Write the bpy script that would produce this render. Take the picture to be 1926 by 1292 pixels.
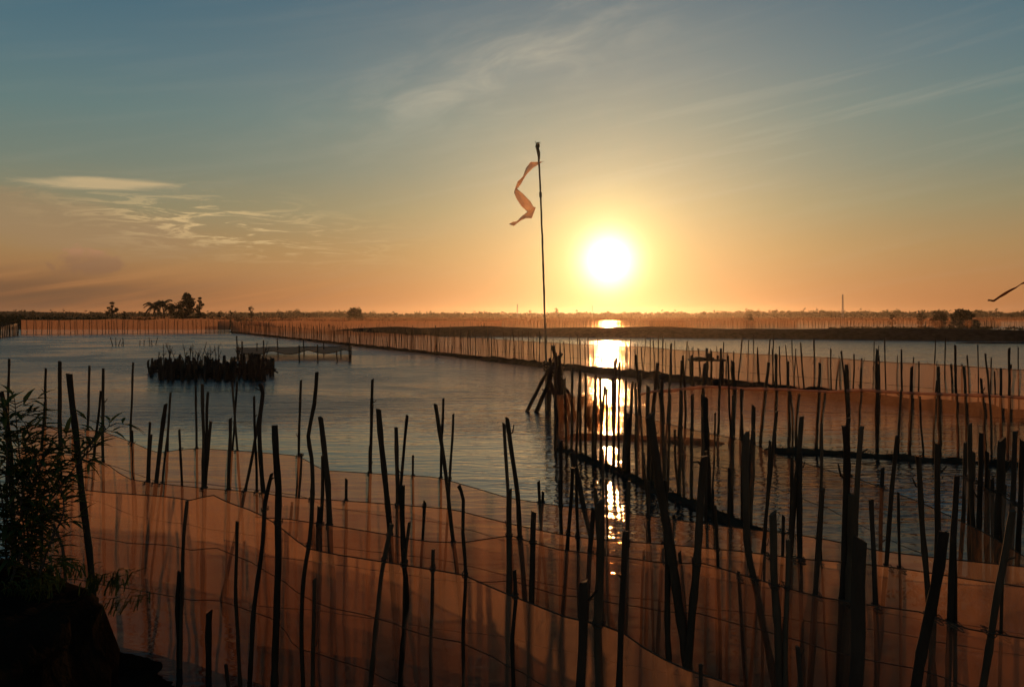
import bpy, math, random
import numpy as np
from mathutils import Vector, noise as mn

random.seed(7)
for o in list(bpy.data.objects):
    bpy.data.objects.remove(o)
SC = bpy.context.scene
COL = SC.collection
F, CU, CV, H = 1700.0, 963.0, 594.0, 3.0       # focal length in photo pixels, vanishing point, eye height in metres

# ------------------------------------------------------------------ camera
cam = bpy.data.cameras.new('camera')
cam_o = bpy.data.objects.new('camera', cam)
COL.objects.link(cam_o)
cam_o.location = (0, 0, H)
cam_o.rotation_euler = (math.radians(90), 0, 0)
cam.sensor_width = 36
cam.lens = F / 1926 * 36
cam.shift_y = -52 / 1926
cam.clip_start = 0.05
cam.clip_end = 9000
SC.camera = cam_o
SC.render.resolution_x, SC.render.resolution_y = 1024, 686

# ------------------------------------------------------------------ world: dusk sky
SUN_AZ = math.atan((1145 - CU) / F)
SUN_EL = math.atan((CV - 490) / F * math.cos(SUN_AZ))
SUN_DIR = Vector((math.sin(SUN_AZ) * math.cos(SUN_EL), math.cos(SUN_AZ) * math.cos(SUN_EL), math.sin(SUN_EL)))

world = bpy.data.worlds.new('World')
SC.world = world
world.use_nodes = True
WT = world.node_tree
WT.nodes.clear()


class S:
    """a socket (or number) with arithmetic, for writing node maths as formulas"""
    tree = WT

    def __init__(self, s):
        self.s = s

    @staticmethod
    def m(op, *a, clamp=False):
        n = S.tree.nodes.new('ShaderNodeMath')
        n.operation = op
        n.use_clamp = clamp
        for i, x in enumerate(a):
            if isinstance(x, S):
                S.tree.links.new(x.s, n.inputs[i])
            else:
                n.inputs[i].default_value = x
        return S(n.outputs[0])
    def __add__(a, b): return S.m('ADD', a, b)
    def __radd__(a, b): return S.m('ADD', b, a)
    def __sub__(a, b): return S.m('SUBTRACT', a, b)
    def __rsub__(a, b): return S.m('SUBTRACT', b, a)
    def __mul__(a, b): return S.m('MULTIPLY', a, b)
    def __rmul__(a, b): return S.m('MULTIPLY', b, a)
    def __truediv__(a, b): return S.m('DIVIDE', a, b)
    def __neg__(a): return S.m('MULTIPLY', a, -1.0)


def exp_(x): return S.m('EXPONENT', x)


def sstep(x, lo, hi):
    n = S.tree.nodes.new('ShaderNodeMapRange')
    n.interpolation_type = 'SMOOTHSTEP'
    S.tree.links.new(x.s, n.inputs[0])
    fl = lo > hi
    n.inputs[1].default_value, n.inputs[2].default_value = (hi, lo) if fl else (lo, hi)
    n.inputs[3].default_value, n.inputs[4].default_value = (1, 0) if fl else (0, 1)
    return S(n.outputs[0])


def vec(x, y, z=0.0):
    n = S.tree.nodes.new('ShaderNodeCombineXYZ')
    for i, k in enumerate((x, y, z)):
        if isinstance(k, S):
            S.tree.links.new(k.s, n.inputs[i])
        else:
            n.inputs[i].default_value = k
    return S(n.outputs[0])


def nz(v, scale=1.0, detail=5, rough=0.55, dist=0.0):
    n = S.tree.nodes.new('ShaderNodeTexNoise')
    S.tree.links.new(v.s, n.inputs['Vector'])
    n.inputs['Scale'].default_value = scale
    n.inputs['Detail'].default_value = detail
    n.inputs['Roughness'].default_value = rough
    n.inputs['Distortion'].default_value = dist
    return S(n.outputs[0])


def cmix(fac, a, b, mode='MIX'):
    n = S.tree.nodes.new('ShaderNodeMix')
    n.data_type = 'RGBA'
    n.blend_type = mode
    n.clamp_factor = False
    for i, k in ((0, fac), (6, a), (7, b)):
        if isinstance(k, S):
            S.tree.links.new(k.s, n.inputs[i])
        elif i == 0:
            n.inputs[0].default_value = k
        else:
            n.inputs[i].default_value = (*k, 1)
    return S(n.outputs[2])


def gauss(A, E, a0, e0, sa, se, rot=0.0):
    c, s = math.cos(rot), math.sin(rot)
    da, de = A - a0, E - e0
    p = (da * c + de * s) / sa
    q = (de * c - da * s) / se
    return exp_(-(p * p + q * q))


def sky_ae(u, v):
    az = math.atan((u - CU) / F)
    return math.degrees(az), math.degrees(math.atan((CV - v) / F * math.cos(az)))


tc = WT.nodes.new('ShaderNodeTexCoord')
sep = WT.nodes.new('ShaderNodeSeparateXYZ')
WT.links.new(tc.outputs['Generated'], sep.inputs[0])
dx, dy, dz = (S(sep.outputs[i]) for i in range(3))
D2R = 57.29578
A = S.m('ARCTAN2', dx, dy) * D2R
E = S.m('ARCSINE', dz) * D2R
dotn = WT.nodes.new('ShaderNodeVectorMath')
dotn.operation = 'DOT_PRODUCT'
WT.links.new(tc.outputs['Generated'], dotn.inputs[0])
dotn.inputs[1].default_value = SUN_DIR
TH = S.m('ARCCOSINE', S.m('MINIMUM', S(dotn.outputs['Value']), 1.0)) * D2R

ramp = WT.nodes.new('ShaderNodeValToRGB')
WT.links.new((E / 90.0).s, ramp.inputs[0])
stops = [(0, (.40, .145, .050)), (1.5, (.41, .172, .062)), (4, (.34, .205, .086)), (6.5, (.245, .220, .126)),
         (9, (.165, .206, .165)), (12, (.116, .192, .188)), (15, (.084, .164, .194)), (19, (.048, .128, .180)),
         (30, (.032, .088, .14)), (90, (.022, .052, .09))]
cr = ramp.color_ramp
while len(cr.elements) < len(stops):
    cr.elements.new(0.5)
for e, (p, c) in zip(cr.elements, stops):
    e.position = p / 90
    e.color = (*c, 1)
sky = S(ramp.outputs[0])
nish = WT.nodes.new('ShaderNodeTexSky')
nish.sky_type = 'NISHITA'
nish.sun_disc = False
nish.sun_elevation = SUN_EL
nish.sun_rotation = SUN_AZ
nish.dust_density = 3.0
sky = cmix(0.04, sky, cmix(1.0, S(nish.outputs[0]), (.10, .10, .10), 'MULTIPLY'))

# thin veils and clouds, laid out by azimuth and elevation
n1 = nz(vec(A * 0.16 + E * 0.10, E * 0.55 - A * 0.16), 1.0, 5, 0.6, 0.6)
cir = sstep(n1, 0.34, 0.82)
a1, e1 = sky_ae(930, 130)
veil = cir * gauss(A, E, a1, e1, 10.5, 2.7, 0.33) * 0.46 + gauss(A, E, a1, e1 - .3, 8.0, 1.2, 0.33) * 0.10
n2 = nz(vec(A * 0.07, E * 1.1 - A * 0.20), 1.0, 4, 0.55, 0.3)
a2, e2 = sky_ae(1550, 235)
veil = veil + sstep(n2, 0.45, 0.75) * (gauss(A, E, a2, e2, 17, 3.2, 0.12) * 0.20 + 0.04)
sky = cmix(veil, sky, (.50, .45, .34))
# streaky low cloud at the left: one noise field seen through several shapes
n3 = nz(vec(A * 0.27, E * 1.9), 1.0, 7, 0.66, 1.3)
a3, e3 = sky_ae(430, 425)
low = sstep(n3, 0.47, 0.62) * gauss(A, E, a3, e3, 7.0, 1.35, -0.10)
a4, e4 = sky_ae(60, 410)
mass = sstep(n1 * 0.30 + n3 * 0.22 + gauss(A, E, a4, e4, 13, 2.0, -0.13) * 0.55, 0.45, 0.72)
sky = cmix(mass * 0.55, sky, (.34, .215, .115))
a5, e5 = sky_ae(190, 346)
band = sstep(n3 * 0.5 + gauss(A, E, a5, e5, 5.2, 0.50, 0.03) * 0.7, 0.50, 0.90)
sky = cmix(band * 0.80, sky, (.56, .41, .22))
sky = cmix(low * 0.8, sky, (.74, .51, .24))
# cumulus far away at the left and the grey bank under it
a6, e6 = sky_ae(170, 498)
n6 = nz(vec(A * 0.8, E * 0.9 + 11.0), 1.0, 4, 0.6, 0.3)
cum = sstep(n6 * 0.9 + gauss(A, E, a6, e6, 2.4, 1.2) * 0.60, 0.74, 0.94) * sstep(E, 2.1, 2.7)
sky = cmix(cum * 0.5, sky, (.26, .135, .08))
rim = cum * sstep(E, e6 + 0.2, e6 + 1.0)
sky = cmix(rim * 0.45, sky, (.58, .28, .15))
a7, e7 = sky_ae(20, 555)
bank_m = gauss(A, E, a7, e7, 12, 1.5) * sstep(n2, 0.2, 0.6)
sky = cmix(bank_m * 0.75, sky, (.085, .057, .036))

# glow of the sun in the hazy air, and the overexposed disc
sky = cmix(exp_(-TH / 7.0), sky, (.86, .58, .28), 'ADD')
sky = cmix(exp_(-(TH * TH) / (3.1 ** 2)), sky, (.46, .42, .09), 'ADD')
sky = cmix(exp_(-(TH * TH) / (1.45 ** 2)), sky, (.85, .95, 1.35), 'ADD')
bg = WT.nodes.new('ShaderNodeBackground')
WT.links.new(sky.s, bg.inputs[0])
bg.inputs[1].default_value = 1.0
world.cycles.sampling_method = 'MANUAL'
world.cycles.sample_map_resolution = 512
wo = WT.nodes.new('ShaderNodeOutputWorld')
WT.links.new(bg.outputs[0], wo.inputs[0])

# ------------------------------------------------------------------ sun and exposure
sun = bpy.data.lights.new('sun', 'SUN')
sun.energy = 2.5
sun.angle = math.radians(0.6)
sun.color = (1.0, 0.45, 0.16)
sun_o = bpy.data.objects.new('sun', sun)
COL.objects.link(sun_o)
sun_o.rotation_euler = (-SUN_DIR).to_track_quat('-Z', 'Y').to_euler()
vs = SC.view_settings
vs.view_transform = 'Standard'
vs.look = 'None'
vs.exposure = 0
vs.gamma = 1
vs.use_curve_mapping = False
SC.cycles.transparent_max_bounces = 20
SC.cycles.max_bounces = 4
SC.cycles.diffuse_bounces = 2
SC.cycles.glossy_bounces = 3
SC.cycles.adaptive_threshold = 0.015
SC.cycles.sample_clamp_indirect = 4
SC.cycles.use_denoising = True


# ------------------------------------------------------------------ materials
def new_mat(name):
    m = bpy.data.materials.new(name)
    m.use_nodes = True
    m.node_tree.nodes.clear()
    S.tree = m.node_tree
    return m, m.node_tree


def out(t, sh, vol=None):
    o = t.nodes.new('ShaderNodeOutputMaterial')
    t.links.new(sh, o.inputs[0])


def principled(name, c1, c2, scale, rough=0.8, bump=0.0, bscale=None, stretch=(1, 1, 1), spec=0.0, rnd=0.0):
    m, t = new_mat(name)
    p = t.nodes.new('ShaderNodeBsdfPrincipled')
    c = t.nodes.new('ShaderNodeTexCoord')
    mp = t.nodes.new('ShaderNodeMapping')
    mp.inputs['Scale'].default_value = stretch
    t.links.new(c.outputs['Object'], mp.inputs[0])
    v = S(mp.outputs[0])
    f = sstep(nz(v, scale, 6, 0.6), 0.3, 0.7)
    col = cmix(f, c1, c2)
    if rnd:
        oi = t.nodes.new('ShaderNodeObjectInfo')
        k = S(oi.outputs['Random']) * rnd + (1 - rnd / 2)
        col = cmix(1.0, col, vec(k, k, k), 'MULTIPLY')
    t.links.new(col.s, p.inputs['Base Color'])
    p.inputs['Roughness'].default_value = rough
    p.inputs['Specular IOR Level'].default_value = spec
    if bump:
        b = t.nodes.new('ShaderNodeBump')
        b.inputs['Distance'].default_value = bump
        t.links.new(nz(v, bscale or scale * 2, 5, 0.6).s, b.inputs['Height'])
        t.links.new(b.outputs[0], p.inputs['Normal'])
    out(t, p.outputs[0])
    return m


M_WOOD = principled('weathered_bamboo', (.050, .033, .020), (.095, .062, .038), 6, .75, .004, 30, (1, 1, .25), .03, .6)
M_DARKWOOD = principled('wet_wood', (.028, .019, .013), (.055, .038, .026), 8, .7, .004, 30, (1, 1, .3), .03, .5)
M_MUD = principled('mud', (.022, .016, .011), (.05, .036, .024), 1.6, .85, .03, 7)
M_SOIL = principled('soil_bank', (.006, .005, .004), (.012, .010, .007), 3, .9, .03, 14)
M_LAND = principled('far_land', (.022, .021, .012), (.045, .038, .022), .02, .95)
M_ROPE = principled('rope', (.05, .035, .024), (.09, .065, .045), 30, .8)
M_BARK = principled('bark', (.05, .04, .03), (.09, .07, .05), 4, .85)
M_POLE = principled('flagpole_bamboo', (.24, .15, .08), (.36, .24, .13), 5, .7, .003, 20, (1, 1, .3), .1)
M_METAL = principled('mast_metal', (.22, .21, .20), (.30, .28, .27), 2, .5)
M_STRAW = principled('straw', (.16, .11, .06), (.26, .19, .10), 20, .9)


def leaf_mat(name, c1, c2, trans=0.35):
    m, t = new_mat(name)
    oi = t.nodes.new('ShaderNodeObjectInfo')
    c = t.nodes.new('ShaderNodeTexCoord')
    f = sstep(nz(S(c.outputs['Object']), 0.8, 3), 0.3, 0.7)
    col = cmix(f, c1, c2)
    d = t.nodes.new('ShaderNodeBsdfDiffuse')
    tr = t.nodes.new('ShaderNodeBsdfTranslucent')
    t.links.new(col.s, d.inputs[0])
    t.links.new(col.s, tr.inputs[0])
    mx = t.nodes.new('ShaderNodeMixShader')
    mx.inputs[0].default_value = trans
    t.links.new(d.outputs[0], mx.inputs[1])
    t.links.new(tr.outputs[0], mx.inputs[2])
    out(t, mx.outputs[0])
    return m


M_LEAF = leaf_mat('bamboo_leaf', (.035, .05, .016), (.06, .08, .026), .22)
M_FOL = leaf_mat('far_foliage', (.022, .026, .011), (.042, .044, .018), .06)


def net_mat(name, opacity, c1, c2, gloss=0.08, tint=(.92, .80, .68), wr=2.0):
    m, t = new_mat(name)
    c = t.nodes.new('ShaderNodeTexCoord')
    v = S(c.outputs['Object'])
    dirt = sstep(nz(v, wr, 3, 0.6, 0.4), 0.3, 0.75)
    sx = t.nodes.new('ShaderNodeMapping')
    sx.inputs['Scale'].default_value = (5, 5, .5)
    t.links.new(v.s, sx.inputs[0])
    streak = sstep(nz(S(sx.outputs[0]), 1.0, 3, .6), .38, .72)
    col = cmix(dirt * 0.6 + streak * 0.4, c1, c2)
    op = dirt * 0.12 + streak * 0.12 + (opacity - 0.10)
    bmp = t.nodes.new('ShaderNodeBump')
    bmp.inputs['Distance'].default_value = 0.03
    t.links.new(nz(v, 5, 2, 0.6, 0.8).s, bmp.inputs['Height'])
    tr = t.nodes.new('ShaderNodeBsdfTranslucent')
    di = t.nodes.new('ShaderNodeBsdfDiffuse')
    gl = t.nodes.new('ShaderNodeBsdfGlossy')
    gl.inputs['Roughness'].default_value = 0.32
    gl.inputs[0].default_value = (.8, .8, .8, 1)
    for n in (tr, di):
        t.links.new(col.s, n.inputs[0])
    for n in (tr, di, gl):
        t.links.new(bmp.outputs[0], n.inputs['Normal'])
    a = t.nodes.new('ShaderNodeMixShader')
    a.inputs[0].default_value = 0.18
    t.links.new(tr.outputs[0], a.inputs[1])
    t.links.new(di.outputs[0], a.inputs[2])
    b = t.nodes.new('ShaderNodeMixShader')
    b.inputs[0].default_value = gloss
    t.links.new(a.outputs[0], b.inputs[1])
    t.links.new(gl.outputs[0], b.inputs[2])
    tp = t.nodes.new('ShaderNodeBsdfTransparent')
    tp.inputs[0].default_value = (*tint, 1)
    mx = t.nodes.new('ShaderNodeMixShader')
    t.links.new(op.s, mx.inputs[0])
    t.links.new(tp.outputs[0], mx.inputs[1])
    t.links.new(b.outputs[0], mx.inputs[2])
    out(t, mx.outputs[0])
    return m


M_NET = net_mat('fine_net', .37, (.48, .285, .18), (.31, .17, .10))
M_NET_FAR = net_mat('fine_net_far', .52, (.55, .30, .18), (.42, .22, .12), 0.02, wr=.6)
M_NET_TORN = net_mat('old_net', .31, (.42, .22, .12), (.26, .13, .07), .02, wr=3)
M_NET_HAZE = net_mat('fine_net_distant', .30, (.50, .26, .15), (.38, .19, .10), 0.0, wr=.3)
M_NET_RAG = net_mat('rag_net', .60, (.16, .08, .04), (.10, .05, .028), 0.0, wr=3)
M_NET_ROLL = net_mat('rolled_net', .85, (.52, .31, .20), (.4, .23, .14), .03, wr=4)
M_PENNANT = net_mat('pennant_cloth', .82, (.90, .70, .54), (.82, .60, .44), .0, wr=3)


def water_mat():
    m, t = new_mat('water')
    p = t.nodes.new('ShaderNodeBsdfPrincipled')
    p.inputs['Base Color'].default_value = (.010, .016, .016, 1)
    p.inputs['Roughness'].default_value = .05
    p.inputs['IOR'].default_value = 1.333
    g = t.nodes.new('ShaderNodeNewGeometry')
    sp = t.nodes.new('ShaderNodeSeparateXYZ')
    t.links.new(g.outputs['Position'], sp.inputs[0])
    X, Y = S(sp.outputs[0]), S(sp.outputs[1])
    # where the breeze ruffles the lagoon and where it lies calm
    big = nz(vec(X * .05 + 3.0, Y * .035), 1.0, 2, .55, .6)
    wob = (big - 0.5) * 26.0
    ruff = sstep(Y + wob + X * -0.25, 21, 31)
    patch = nz(vec(X * .10 + 8, Y * .09), 1.0, 4, .62, .9)
    calm_left = exp_(-((X + 20.0) * (X + 20.0) / 60.0 + (Y - 33.0) * (Y - 33.0) / 90.0))
    side = exp_(-((X - 8.5) * (X - 8.5) / 10.0 + (Y - 15.5) * (Y - 15.5) / 7.0))
    gust = sstep(patch, .32, .60)
    calm = (1.0 - calm_left * 0.8)
    breeze = ruff * (gust * 0.75 + 0.35) * calm + side * 0.8
    spark = exp_(-((X - 2.2) * (X - 2.2) / 3.0 + (Y - 17.0) * (Y - 17.0) / 40.0))
    amp = breeze + spark * 0.32 + 0.15
    w1 = nz(vec(X * .34, Y * 1.5), 1.0, 2, .5, .2)
    w2 = nz(vec(X * 1.7 + Y * .4, Y * 4.8), 1.0, 2, .55, .3)
    w3 = nz(vec(X * 5, Y * 17), 1.0, 1, .5, .2)
    h = (w1 * .13 + w2 * .075 + w3 * .010) * amp
    lee = sstep(X, 1.0, -6.0)
    rgh = S.m('MINIMUM', breeze * (lee * 0.13 + 0.10) + 0.05, 0.34)
    t.links.new(rgh.s, p.inputs['Roughness'])
    b = t.nodes.new('ShaderNodeBump')
    b.inputs['Distance'].default_value = 1.0
    b.inputs['Strength'].default_value = 1.0
    t.links.new(h.s, b.inputs['Height'])
    t.links.new(b.outputs[0], p.inputs['Normal'])
    out(t, p.outputs[0])
    return m


M_WATER = water_mat()


# ------------------------------------------------------------------ helpers
def W(u, v, Y):
    return Vector(((u - CU) / F * Y, Y, H - (v - CV) / F * Y))


def G(u, v, z=0.0):
    Y = (H - z) * F / (v - CV)
    return Vector(((u - CU) / F * Y, Y, z))


class MB:
    def __init__(self):
        self.v, self.f = [], []

    def add(self, vs_, fs):
        k = len(self.v)
        self.v += [tuple(x) for x in vs_]
        self.f += [tuple(i + k for i in q) for q in fs]

    def box(self, c, s):
        x, y, z = c
        a, b, d = s[0] / 2, s[1] / 2, s[2] / 2
        P = [(x + i * a, y + j * b, z + k * d) for i in (-1, 1) for j in (-1, 1) for k in (-1, 1)]
        self.add(P, [(0, 1, 3, 2), (4, 6, 7, 5), (0, 4, 5, 1), (2, 3, 7, 6), (0, 2, 6, 4), (1, 5, 7, 3)])

    def tube(self, pts, rad, n=7, cap=True):
        pts = [Vector(p) for p in pts]
        if not hasattr(rad, '__len__'):
            rad = [rad] * len(pts)
        vs_, fs = [], []
        for i, p in enumerate(pts):
            d = (pts[min(i + 1, len(pts) - 1)] - pts[max(i - 1, 0)])
            d = d.normalized() if d.length > 1e-9 else Vector((0, 0, 1))
            a = d.cross(Vector((0, 1, 0)) if abs(d.y) < .9 else Vector((1, 0, 0))).normalized()
            b = d.cross(a)
            for k in range(n):
                t = 2 * math.pi * k / n
                vs_.append(p + (a * math.cos(t) + b * math.sin(t)) * rad[i])
        for i in range(len(pts) - 1):
            for k in range(n):
                q = (k + 1) % n
                fs.append((i * n + k, i * n + q, (i + 1) * n + q, (i + 1) * n + k))
        if cap:
            fs.append(tuple(range(n)))
            fs.append(tuple((len(pts) - 1) * n + k for k in reversed(range(n))))
        self.add(vs_, fs)

    def mesh(self, name, mat, smooth=True):
        me = bpy.data.meshes.new(name)
        me.from_pydata(self.v, [], self.f)
        me.materials.append(mat)
        if smooth:
            me.polygons.foreach_set('use_smooth', [True] * len(me.polygons))
            try:
                me.set_sharp_from_angle(angle=math.radians(50))
            except Exception:
                pass
        me.update()
        return me

    def build(self, name, mat, parent=None, smooth=True):
        return link(name, self.mesh(name, mat, smooth), parent)


def link(name, me, parent=None):
    o = bpy.data.objects.new(name, me)
    COL.objects.link(o)
    if parent is not None:
        o.parent = parent
        o.matrix_parent_inverse = parent.matrix_world.inverted() if parent.type != 'EMPTY' else o.matrix_parent_inverse
    return o


def tag(o, label=None, cat=None, group=None, kind=None):
    for k, x in (('label', label), ('category', cat), ('group', group), ('kind', kind)):
        if x:
            o[k] = x
    return o


def thing(name, label, cat, loc=(0, 0, 0), group=None):
    """an Empty at the thing's base; children are given in world coordinates and shifted by put()"""
    o = bpy.data.objects.new(name, None)
    COL.objects.link(o)
    o.location = loc
    o.empty_display_size = .2
    return tag(o, label, cat, group)


def put(mb, name, mat, root, smooth=True):
    """mesh in world coordinates -> child of an Empty"""
    l = root.location
    mb.v = [(x - l[0], y - l[1], z - l[2]) for x, y, z in mb.v]
    return mb.build(name, mat, root, smooth)


def spline(pts, step):
    """resampled Catmull-Rom through pts"""
    pts = [Vector(p) for p in pts]
    o = []
    for i in range(len(pts) - 1):
        p0, p1, p2, p3 = pts[max(i - 1, 0)], pts[i], pts[i + 1], pts[min(i + 2, len(pts) - 1)]
        n = max(2, int((p2 - p1).length / step) + 1)
        for k in range(n):
            t = k / n
            o.append(.5 * ((2 * p1) + (p2 - p0) * t + (2 * p0 - 5 * p1 + 4 * p2 - p3) * t * t + (3 * p1 - p0 - 3 * p2 + p3) * t ** 3))
    o.append(pts[-1])
    return o


def stake_mb(pts, r, step=.13, n=8, rough=1.0):
    """an uneven bamboo stake with nodes and a cut top; pts from top to bottom"""
    P = spline(pts, step)
    L, s = 0, []
    for i, p in enumerate(P):
        if i:
            L += (p - P[i - 1]).length
        s.append(L)
    node = random.uniform(.22, .38)
    off = random.uniform(0, node)
    seed = random.uniform(0, 100)
    Q, R = [], []
    for p, q in zip(P, s):
        w = Vector((mn.noise(Vector((seed, q * 2.3, 0))), mn.noise(Vector((seed, q * 2.3, 9))), 0)) * r * .5 * rough
        k = ((q + off) % node) / node
        bulge = 1 + .20 * math.exp(-((min(k, 1 - k) * node / .035) ** 2))
        Q.append(p + w)
        R.append(r * (0.90 + .16 * q / max(L, .1)) * bulge * (1 + .10 * mn.noise(Vector((seed, q * 6, 4)))))
    m = MB()
    m.tube(Q, R, n)
    # slanted, slightly splintered cut at the top
    tilt = random.uniform(-.8, .8)
    for k in range(n):
        x, y, z = m.v[k]
        m.v[k] = (x, y, z + tilt * (x - Q[0].x) + random.uniform(-.25, .25) * r)
    return m


# ------------------------------------------------------------------ setting: water, land, dike, ridges
wm = MB()
xs = [-1900, -300, -60, -15, 0, 15, 60, 300, 1900]
ys = [-40, 0, 10, 30, 80, 200, 600, 1750]
wm.add([(x, y, 0) for y in ys for x in xs],
       [(j * len(xs) + i, j * len(xs) + i + 1, (j + 1) * len(xs) + i + 1, (j + 1) * len(xs) + i)
        for j in range(len(ys) - 1) for i in range(len(xs) - 1)])
tag(wm.build('water', M_WATER), kind='structure')


def heightfield(name, x0, x1, y0, y1, nx, ny, fn, mat, kind='structure', z0=-.4):
    m = MB()
    vs_ = []
    for j in range(ny + 1):
        for i in range(nx + 1):
            x, y = x0 + (x1 - x0) * i / nx, y0 + (y1 - y0) * j / ny
            vs_.append((x, y, fn(x, y)))
    m.add(vs_, [(j * (nx + 1) + i, j * (nx + 1) + i + 1, (j + 1) * (nx + 1) + i + 1, (j + 1) * (nx + 1) + i)
                for j in range(ny) for i in range(nx)])
    return tag(m.build(name, mat), kind=kind)


def smooth(t):
    t = max(0, min(1, t))
    return t * t * (3 - 2 * t)


def far_land(x, y):
    e = 560 + 60 * mn.noise(Vector((x * .004, 0, 1))) + 25 * mn.noise(Vector((x * .02, 0, 5)))
    return -.5 + 1.1 * smooth((y - e) / 40) + .3 * mn.noise(Vector((x * .02, y * .02, 3)))
heightfield('far_land', -1800, 1800, 480, 1700, 220, 45, far_land, M_LAND)


def left_land(x, y):
    e = 190 + 14 * mn.noise(Vector((x * .02, 0, 7))) + (0 if x < -60 else (x + 60) * 6.0)
    return -.5 + 1.2 * smooth((y - e) / 14) + .35 * mn.noise(Vector((x * .08, y * .08, 3)))
heightfield('left_land', -330, 10, 170, 560, 120, 90, left_land, M_LAND)


def hills(x, y):
    k = math.exp(-((x + 860) / 150) ** 2) * 12 + math.exp(-((x + 700) / 90) ** 2) * 6
    return -2 + k * math.exp(-((y - 1380) / 130) ** 2) + 1.5 * mn.noise(Vector((x * .02, y * .02, 0)))
heightfield('hills', -1500, -400, 1000, 1690, 90, 30, hills, M_LAND)


def ridge(name, pts, width, height, mat=M_MUD, step=.4, rough=.35, nz_s=1.5, prof=9):
    """a low bank of mud along a line of (x, y) points; width and height may vary along it"""
    P = spline([(x, y, 0) for x, y in pts], step)
    m = MB()
    vs_ = []
    n = len(P)
    for i, p in enumerate(P):
        d = (P[min(i + 1, n - 1)] - P[max(i - 1, 0)]).normalized()
        nr = Vector((-d.y, d.x, 0))
        t = i / (n - 1)
        end = smooth(min(t, 1 - t) * n * step / (2.5 * width)) if name != 'dike' else smooth(t * n * step / 40)
        for k in range(prof):
            q = (k / (prof - 1)) * 2 - 1
            wv = width * (1 + .35 * mn.noise(Vector((p.x * .4 / step * .4, p.y * .4 / step * .4, 5))))
            c = p + nr * q * wv
            hgt = height * (1 - abs(q) ** 2.2)
            hgt *= 1 + rough * mn.noise(Vector((c.x * nz_s, c.y * nz_s, 2))) * 1.6
            hgt += rough * .35 * height * mn.noise(Vector((c.x * nz_s * 4, c.y * nz_s * 4, 8)))
            vs_.append((c.x, c.y, -.06 + (hgt + .06) * end if abs(q) < 1 else -.25))
    m.add(vs_, [(i * prof + k, i * prof + k + 1, (i + 1) * prof + k + 1, (i + 1) * prof + k)
                for i in range(n - 1) for k in range(prof - 1)])
    return tag(m.build(name, mat), kind='structure')


def gp(u, v):
    g = G(u, v)
    return (g.x, g.y)


ridge('dike', [gp(540, 625), gp(620, 627), gp(760, 630.5), gp(1000, 632), gp(1300, 634.5), gp(1600, 637.5), gp(1926, 641), gp(2150, 643)],
      4.5, 1.32, M_MUD, 1.5, .12, .12, 11)
ridge('mud_spit', [gp(1780, 645), gp(1860, 646), gp(1926, 646.5), gp(2050, 648)], 1.2, .12, M_MUD, .6)
F1A, F1B = Vector((-51, 164, 0)), Vector((15.6, 25.6, 0))


def f1(t):
    return F1A.lerp(F1B, t)


ridge('mud_ridge', [(f1(t).x, f1(t).y) for t in (0, .2, .4, .6, .75)], .55, .20, M_MUD, .8)
ridge('mud_ridge', [(f1(t).x, f1(t).y - .1) for t in (.74, .85, .93, 1.02)], .75, .26, M_MUD, .3)
ridge('mud_ridge', [gp(1040, 826), gp(1110, 824), gp(1240, 828), gp(1300, 832), gp(1380, 836)], .28, .10, M_MUD, .15)
ridge('mud_ridge', [gp(1425, 850), gp(1480, 850), gp(1600, 856), gp(1720, 864), gp(1850, 872), gp(1990, 880)], .16, .085, M_MUD, .10, .5, 2.2, 13)
ridge('mud_ridge', [gp(1050, 842), gp(1110, 868), gp(1180, 895), gp(1230, 922), gp(1300, 950), gp(1380, 985), gp(1450, 1010)], .14, .075, M_MUD, .06, .5, 3, 13)
ridge('mud_ridge', [(3.9, 8.9), (4.6, 8.6), (5.4, 8.0), (6.4, 7.6)], .55, .42, M_MUD, .12, .7, 3)


def earth_bank(cx=-4.27, cy=2.98, hx=2.22, hy=2.5, zs=1.06, e=5):
    m = MB()
    n = 260
    prof = [(1.06, -.35), (1.05, .0), (1.03, .12), (1.012, .28), (1.004, .45), (1.0, .6), (.998, .75), (.998, .9), (.996, 1.05), (.99, 1.18), (.98, 1.3), (.965, 1.4),
            (.945, 1.47), (.91, 1.52), (.86, 1.55), (.79, 1.57), (.7, 1.58), (.58, 1.6), (.45, 1.6), (.3, 1.6), (.15, 1.6), (.02, 1.6)]
    vs_ = []
    for k, (sc, z) in enumerate(prof):
        for i in range(n):
            a = 2 * math.pi * i / n
            c, s_ = math.cos(a), math.sin(a)
            r = (abs(c) ** e + abs(s_) ** e) ** (-1 / e)
            x, y = cx + hx * r * c * sc, cy + hy * r * s_ * sc
            q = Vector((x, y, z))
            d = .13 * mn.noise(q * 1.1 + Vector((3, 1, 0))) + .085 * mn.noise(q * 3.1) + .045 * mn.noise(q * 8) + .022 * mn.noise(q * 19)
            fade = smooth((sc - .6) / .3)
            x += c * d * (.35 + fade)
            y += s_ * d * (.35 + fade)
            z2 = z + (1 - fade) * (.10 * mn.noise(q * 1.7) + .05 * mn.noise(q * 6)) + .03 * mn.noise(q * 12)
            vs_.append((x, y, (z2 - .05 * smooth((x + 3.4) / 1.2) * (z > .5)) * zs))
    P = len(prof)
    m.add(vs_, [(k * n + i, k * n + (i + 1) % n, (k + 1) * n + (i + 1) % n, (k + 1) * n + i) for k in range(P - 1) for i in range(n)] + [tuple((P - 1) * n + i for i in range(n))])
    tag(m.build('earth_bank', M_SOIL), kind='structure')


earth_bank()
earth_bank(-3.95, 6.45, 1.35, 1.15, .14, 2.4)


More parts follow.
